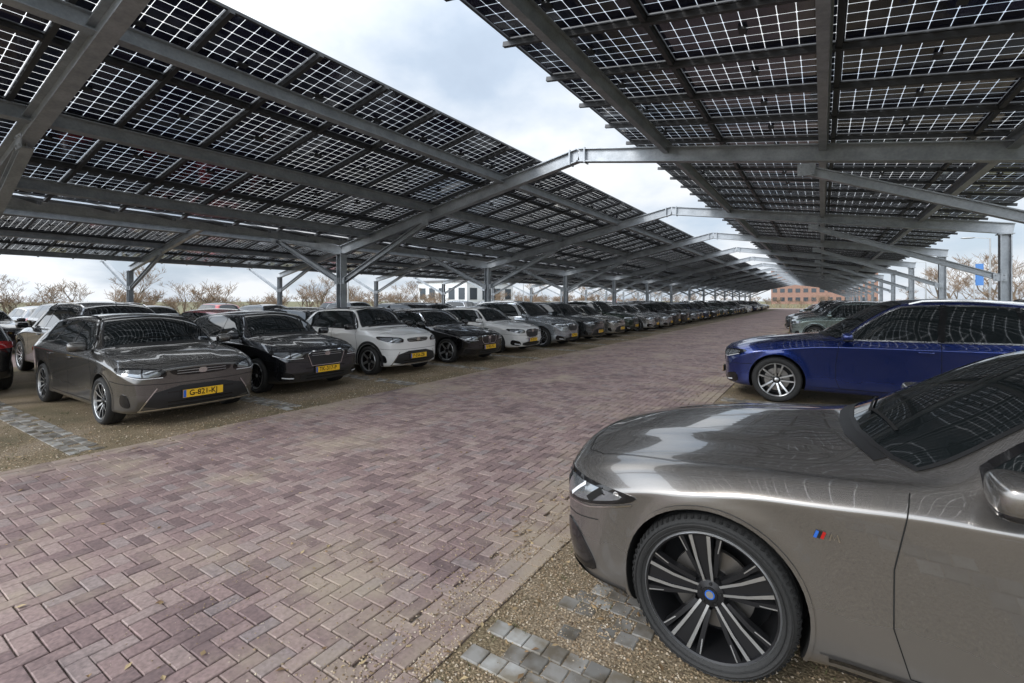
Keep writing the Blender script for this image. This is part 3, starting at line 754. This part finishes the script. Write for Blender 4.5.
Y0, Y1 = -1.6, 103.0
FR = [1.7+7*k_ for k_ in range(0, 15)]
PU, PV = 1.56, 1.04
def slope_canopy(parent, xa, za, xb, zb_, purl):
    A = Vector((xa, 0, za)); B = Vector((xb, 0, zb_)); d = (B-A).normalized(); ln = (B-A).length
    nrm = d.cross(Vector((0, 1, 0)));  nrm = nrm if nrm.z > 0 else -nrm
    rows = max(1, round(ln/PU)); pu = ln/rows
    nv = int((Y1-Y0)/PV); nu = 10; nw = 6
    cu = (pu-.07)/nu; cv = (PV-.05)/nw; gp = .0056; ch = .010
    vs = []; fs = []
    for r_ in range(rows):
        for c in range(nv):
            yb_ = Y0+c*PV+.025; ab = r_*pu+.035
            near = yb_ < 30
            for iu in range(nu):
                a0 = ab+iu*cu+gp/2; a1 = a0+cu-gp
                for iv in range(nw):
                    y0 = yb_+iv*cv+gp/2; y1 = y0+cv-gp; o = len(vs)
                    if near: pl = ((a0+ch, y0), (a1-ch, y0), (a1, y0+ch), (a1, y1-ch), (a1-ch, y1), (a0+ch, y1), (a0, y1-ch), (a0, y0+ch))
                    else: pl = ((a0, y0), (a1, y0), (a1, y1), (a0, y1))
                    for (a, y_) in pl: vs.append((A.x+d.x*a, y_, A.z+d.z*a))
                    fs.append(tuple(range(o, o+len(pl))))
    me = bpy.data.meshes.new('solar_panels'); me.from_pydata(vs, [], fs)
    me.materials.append(cellm); obj('solar_panels', me, parent)
    g = G()
    for r_ in range(rows+1):
        for off in ((-.022, .022) if 0 < r_ < rows else ((.015,) if r_ == 0 else (-.015,))):
            p = A+d*(r_*pu+off); g.obox((p.x, Y0, p.z), (p.x, Y0+nv*PV, p.z), .026, .035, 0, up=nrm)
        if 0 < r_ < rows:
            p = A+d*(r_*pu)-nrm*.05; g.obox((p.x, Y0, p.z), (p.x, Y0+nv*PV, p.z), .05, .05, 0, up=nrm)
    for c in range(nv+1):
        y_ = Y0+c*PV
        p = A-nrm*.062-d*.05; q = A+d*(ln+.05)-nrm*.062
        g.obox((p.x, y_, p.z), (q.x, y_, q.z), .05, .055, 0, up=nrm)
        g.obox((A.x, y_, A.z-.004), (B.x, y_, B.z-.004), .034, .030, 0, up=nrm)
        if y_ < 40:
            for r_ in range(rows):
                pj = A+d*((r_+.5)*pu)-nrm*.02; g.obox((pj.x, y_+.46, pj.z), (pj.x, y_+.58, pj.z), .07, .025, 0, up=nrm)
    obj('panel_rails', g.mesh('panel_rails', [rail_m]), parent)
    g = G()
    for px in purl:
        t = (px-xa)/(xb-xa); z = za+(zb_-za)*t
        p = Vector((px, 0, z))-nrm*.19
        g.ibeam((p.x, Y0, p.z), (p.x, Y0+nv*PV, p.z), .10, .19, .014, 0, up=nrm)
    obj('purlins', g.mesh('purlins', [steel]), parent)
def frames(parent, pts, cols_, braces, ys=FR):
    g = G()
    for yf in ys:
        for a, bb in zip(pts[:-1], pts[1:]):
            g.ibeam((a[0], yf, a[1]), (bb[0], yf, bb[1]), .15, .26, .02, 0)
        for (cx, zt) in cols_:
            g.ibeam((cx, yf, 0), (cx, yf, zt), .20, .20, .022, 0, up=(1, 0, 0))
            g.obox((cx-.14, yf, zt+.012), (cx+.14, yf, zt+.012), .26, .024, 0)
            g.obox((cx-.2, yf, .03), (cx+.2, yf, .03), .4, .03, 0)
        for (p, q) in braces:
            g.ibeam((p[0], yf, p[1]), (q[0], yf, q[1]), .12, .14, .016, 0)
            for e_ in (p, q):
                g.obox((e_[0]-.12, yf-.075, e_[1]), (e_[0]+.12, yf-.075, e_[1]), .010, .18, 0)
                if yf < 20:
                    for bx in (-.07, .07):
                        for bz_ in (-.05, .05): g.superell((e_[0]+bx, yf-.085, e_[1]+bz_), (.014, .012, .014), .8, 0, 4)
        ap = pts[1]
        for sg in (-1, 1): g.obox((ap[0]+sg*.16-.012, yf, ap[1]-.03), (ap[0]+sg*.16+.012, yf, ap[1]-.03), .19, .30, 0)
    obj('steel_frames', g.mesh('steel_frames', [steel]), parent)
E = bpy.data.objects.new('solar_carport', None); COL.objects.link(E)
frames(E, [(-11.3, 3.1), (-4.05, 4.58), (3.75, 3.38)], [(-11.3, 3.0), (3.6, 3.25)],
       [((-11.2, 2.25), (-8.1, 3.62)), ((3.5, 2.25), (-.2, 3.72))])
slope_canopy(E, -5.1, 4.71, -11.1, 3.485, [-5.9, -8.0, -10.2])
slope_canopy(E, -3.05, 4.74, 3.35, 3.76, [-2.3, .05, 2.1])
E2 = bpy.data.objects.new('solar_carport', None); COL.objects.link(E2)
frames(E2, [(-11.3, 3.1), (-18.55, 4.58), (-25.8, 3.1)], [(-25.8, 3.0)],
       [((-11.4, 2.25), (-14.5, 3.62)), ((-25.7, 2.25), (-22.6, 3.62)), ((-25.9, 2.25), (-29, 3.62))])
slope_canopy(E2, -17.5, 4.71, -11.5, 3.485, [-16.7, -14.5, -12.4])
slope_canopy(E2, -19.6, 4.71, -25.6, 3.485, [-20.4, -22.6, -24.8])

# ------------------------------------------------------------------ vegetation
bark = noisy('winter_bark', [(.3, (.10, .075, .055)), (.7, (.20, .155, .11))], 8, 2, bump=0)
twig = noisy('winter_twigs', [(.3, (.16, .11, .075)), (.7, (.27, .19, .125))], 1.5, 2, bump=0)
reed = noisy('dry_reed', [(.3, (.20, .15, .085)), (.7, (.36, .28, .17))], 1.5, 2, bump=0)
def tree_mesh(seed, h, stems=1, spread=.5, maxd=5, rmin=.011):
    rt = random.Random(seed); g = G()
    def seg(p, q, r0, r1, m):
        d = (q-p).normalized(); s = d.cross(Vector((.3, .2, 1))).normalized(); t = s.cross(d); vs = []
        for P_, r_ in ((p, r0), (q, r1)):
            for k_ in range(3):
                a = k_*2.094; vs.append(P_+s*math.cos(a)*r_+t*math.sin(a)*r_)
        g.add(vs, [(0, 1, 4, 3), (1, 2, 5, 4), (2, 0, 3, 5)], m)
    def grow(p, d, ln, r, dep):
        q = p; nseg = 2 if dep < 4 else 1
        for _ in range(nseg):
            d2 = (d+Vector((rt.gauss(0, .14), rt.gauss(0, .14), rt.gauss(.04, .08)))).normalized(); qq = q+d2*ln/nseg
            seg(q, qq, r, r*.78, 0 if dep < 3 else 1); q = qq; r *= .78; d = d2
        if dep >= maxd: return
        for _ in range(3 if dep < 4 else 4):
            a = rt.random()*6.283; e = Vector((math.cos(a), math.sin(a), rt.uniform(-.1, .6)))
            st = p+(q-p)*rt.uniform(.45, 1.)
            grow(st, (d*.8+e*spread*rt.uniform(.8, 1.5)).normalized(), ln*rt.uniform(.58, .8), max(r*.62, rmin), dep+1)
    for _ in range(stems):
        o = Vector((rt.uniform(-1, 1), rt.uniform(-1, 1), 0))*(0 if stems == 1 else 1.2)
        grow(o, Vector((rt.gauss(0, .1), rt.gauss(0, .1), 1)).normalized(), h*.30*rt.uniform(.8, 1.1), h*.02, 0)
    return g.mesh('bare_tree', [bark, twig])
TM = [tree_mesh(i, 8, 1, .55) for i in range(4)]
SH = [tree_mesh(20+i, 3.8, 5, .75, 4, .010) for i in range(3)]
T = bpy.data.objects.new('distant_tree_line', None); COL.objects.link(T)
rt = random.Random(4)
def place(ms, x, y, s):
    if x < -30 and 1.17 < y/(-x) < 1.40: return       # open view toward the warehouse
    o = obj('bare_tree', rt.choice(ms), T, (x, y, 0), (0, 0, rt.random()*6.28)); s *= rt.uniform(.65, 1.25); o.scale = (s, s, s*rt.uniform(.85, 1.1))
for i in range(60):
    y = -14+i*2.6+rt.uniform(-1.3, 1.3)
    place(SH, -43+rt.uniform(-4, 3), y, 1.0); place(SH, -54+rt.uniform(-6, 3), y, 1.25)
    if i % 3 == 0: place(TM, -54+rt.uniform(-8, 8), y, .95)
for i in range(32):
    x = -60+i*3.1; place(SH, x, 124+rt.uniform(-4, 8), 1.1); 
    if not (-14 < x < 22): place(TM, x+1, 138+rt.uniform(-8, 12), .9)
for i in range(22): place(SH, 12.5+rt.uniform(-1, 7), 36+i*3.6, .9)
for x, y in ((10.5, 48), (13, 56), (11, 64), (16, 66), (12, 76), (15, 84), (19, 78), (10.5, 92), (9.5, 38), (22, 60)): place(TM, x, y, 1.0)
g = G()
for _ in range(7000):
    if rt.random() < .75: x = -38+rt.gauss(0, .8); y = rt.uniform(-15, 118)
    else: x = rt.uniform(-40, 30); y = 116+rt.gauss(0, .8)
    h_ = rt.uniform(.6, 1.4); lx, ly = rt.gauss(0, .12), rt.gauss(0, .12); w_ = .022; a = rt.random()*3.14; dx_, dy_ = math.cos(a)*w_, math.sin(a)*w_
    g.add([(x-dx_, y-dy_, 0), (x+dx_, y+dy_, 0), (x+lx+dx_*.6, y+ly+dy_*.6, h_*.7), (x+2*lx, y+2*ly, h_), (x+lx-dx_*.6, y+ly-dy_*.6, h_*.7)], [(0, 1, 2, 3, 4)], 0)
obj('reed_belt', g.mesh('reeds', [reed]))
hedge = noisy('hedge_green', [(.3, (.04, .055, .02)), (.7, (.12, .13, .05))], 3, 2, bump=0)
g = G(); rh_ = random.Random(2)
for _ in range(9000):
    x = 9.5+rh_.uniform(-.6, .6); y = rh_.uniform(12, 100); z = rh_.uniform(0, 1.1)*(1+.15*math.sin(y*1.7)); s = .06+rh_.random()*.10
    d = Vector((rh_.gauss(0, 1), rh_.gauss(0, 1), rh_.gauss(0, 1))).normalized(); e = d.orthogonal().normalized()*s; f = d.cross(e)
    p = Vector((x, y, z)); g.add([p-e, p+f*.6, p+e, p-f*.6], [(0, 1, 2, 3)], 0)
obj('hedge', g.mesh('hedge', [hedge]))

# ------------------------------------------------------------------ buildings, lamps
brickw = noisy('brick_wall', [(.3, (.22, .13, .10)), (.7, (.30, .18, .14))], 2, 2, bump=0)
whitew = noisy('white_cladding', [(.3, (.62, .64, .66)), (.7, (.75, .76, .77))], .6, 2, bump=0)
winm = simple('window_glass', (.03, .04, .05), .1)
roofm = simple('roof_grey', (.14, .14, .15), .8)
def building(name, cx, cy, w, d, h, wall, floors, nwin, parap=.4):
    E_ = bpy.data.objects.new(name, None); COL.objects.link(E_)
    g = G(); g.obox((cx-w/2, cy, h/2), (cx+w/2, cy, h/2), d, h, 0); obj('walls', g.mesh('walls', [wall]), E_)
    g = G(); g.obox((cx-w/2-.3, cy, h+parap/2), (cx+w/2+.3, cy, h+parap/2), d+.6, parap, 0); obj('roof', g.mesh('roof', [roofm]), E_)
    g = G(); fh = h/floors
    for f in range(floors):
        for i_ in range(nwin):
            x = cx-w/2+w*(i_+.5)/nwin; z = fh*(f+.55)
            g.obox((x-w/nwin*.3, cy-d/2-.02, z), (x+w/nwin*.3, cy-d/2-.02, z), .08, fh*.45, 0)
    for f in range(floors):
        for i_ in range(4):
            y_ = cy-d/2+d*(i_+.5)/4; z = fh*(f+.55)
            g.obox((cx+w/2+.02, y_-d*.07, z), (cx+w/2+.02, y_+d*.07, z), .08, fh*.45, 0)
    obj('windows', g.mesh('windows', [winm]), E_)
building('brick_apartment_building', 0, 235, 36, 12, 14.5, brickw, 4, 13)
building('white_warehouse', -70, 89, 14, 18, 5.6, whitew, 1, 5)
pole = simple('lamp_pole_grey', (.4, .41, .42), .5, .6)
def lamp(x, y, h):
    g = G()
    for a, b_, r_ in ((0, h*.5, .09), (h*.5, h, .06)):
        vs = []
        for z, rr_ in ((a, r_), (b_, r_*.8)):
            for k_ in range(10): vs.append((rr_*math.cos(k_*.628), rr_*math.sin(k_*.628), z))
        g.add(vs, [(k_, (k_+1) % 10, 10+(k_+1) % 10, 10+k_) for k_ in range(10)], 0)
    g.obox((0, 0, h), (-.9, 0, h+.12), .05, .05, 0); g.superell((-1.15, 0, h+.11), (.38, .13, .06), .7, 0, 8)
    obj('street_lamp', g.mesh('street_lamp', [pole], 40), None, (x, y, 0))
for x, y in ((9.8, 46), (10, 72), (-38, 30), (-38, 62)): lamp(x, y, 6.0)
g = G(); g.obox((0, 0, 0), (0, 0, 4.3), .06, .06, 0); g.obox((.05, 0, 4.2), (.5, 0, 4.2), .03, .03, 0)
nn = 5; vs = []; fs = []
for i_ in range(nn+1):
    for k_ in (0, 1): vs.append((.06+i_*.08, .04*math.sin(i_*.9+k_), 2.7+k_*1.45))
for i_ in range(nn): fs.append((2*i_, 2*i_+2, 2*i_+3, 2*i_+1))
g.add(vs, fs, 1); obj('blue_banner_flag', g.mesh('banner', [pole, simple('banner_blue', (.06, .18, .45), .6)]), None, (8.6, 44, 0))

# ------------------------------------------------------------------ sky, sun, camera
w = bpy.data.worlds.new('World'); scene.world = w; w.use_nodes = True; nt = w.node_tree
def M(op, a, bb=None): return MM(nt, op, a, bb)
bg = nt.nodes['Background']; sky = N(nt, 'ShaderNodeTexSky', sky_type='NISHITA'); sky.sun_disc = False
EL, AZ = 33, 200
sky.sun_elevation = math.radians(EL); sky.sun_rotation = math.radians(AZ); sky.air_density = 1; sky.dust_density = 2
az = math.radians(AZ); el = math.radians(EL)
dv = Vector((math.sin(az)*math.cos(el), math.cos(az)*math.cos(el), math.sin(el)))
tc = N(nt, 'ShaderNodeTexCoord'); sp = N(nt, 'ShaderNodeSeparateXYZ'); nt.links.new(tc.outputs['Generated'], sp.inputs[0])
zz = M('ADD', M('MAXIMUM', sp.outputs[2], 0.0), .30)
cb = N(nt, 'ShaderNodeCombineXYZ'); nt.links.new(M('DIVIDE', sp.outputs[0], zz), cb.inputs[0]); nt.links.new(M('DIVIDE', sp.outputs[1], zz), cb.inputs[1])
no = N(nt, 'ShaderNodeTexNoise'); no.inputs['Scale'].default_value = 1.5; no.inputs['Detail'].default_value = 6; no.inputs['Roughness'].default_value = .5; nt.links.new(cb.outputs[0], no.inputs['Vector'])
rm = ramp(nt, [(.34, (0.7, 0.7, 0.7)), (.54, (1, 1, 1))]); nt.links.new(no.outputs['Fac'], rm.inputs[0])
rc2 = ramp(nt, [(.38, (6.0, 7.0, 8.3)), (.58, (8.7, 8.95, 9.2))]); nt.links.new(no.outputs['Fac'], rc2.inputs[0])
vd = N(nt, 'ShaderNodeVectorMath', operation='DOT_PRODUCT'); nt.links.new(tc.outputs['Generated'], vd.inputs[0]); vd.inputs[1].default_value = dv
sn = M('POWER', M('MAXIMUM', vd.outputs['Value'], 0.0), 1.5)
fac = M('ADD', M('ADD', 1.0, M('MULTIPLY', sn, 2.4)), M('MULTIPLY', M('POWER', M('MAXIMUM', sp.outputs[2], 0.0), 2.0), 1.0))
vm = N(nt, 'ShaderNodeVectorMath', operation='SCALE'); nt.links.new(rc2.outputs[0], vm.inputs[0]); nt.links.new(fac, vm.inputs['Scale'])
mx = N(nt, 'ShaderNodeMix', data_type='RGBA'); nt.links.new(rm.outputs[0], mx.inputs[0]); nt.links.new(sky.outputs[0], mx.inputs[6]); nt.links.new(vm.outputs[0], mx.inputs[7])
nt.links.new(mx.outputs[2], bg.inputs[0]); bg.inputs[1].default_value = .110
sl = bpy.data.lights.new('sun', 'SUN'); sl.energy = 1.4; sl.angle = math.radians(16); sl.color = (1, .96, .90)
so = bpy.data.objects.new('sun', sl); COL.objects.link(so)
so.rotation_euler = (dv).to_track_quat('Z', 'Y').to_euler()
cam = bpy.data.cameras.new('camera'); co = bpy.data.objects.new('camera', cam); COL.objects.link(co)
cam.sensor_width = 36; cam.lens = 480/1024*36; cam.shift_y = -41.5/1024; cam.clip_end = 2000; cam.clip_start = .05
th = math.atan(310/480)
co.location = (0, 0, 1.72); co.rotation_euler = (math.pi/2, 0, th)
scene.camera = co
scene.view_settings.view_transform = 'Standard'; scene.view_settings.look = 'None'; scene.view_settings.exposure = 0
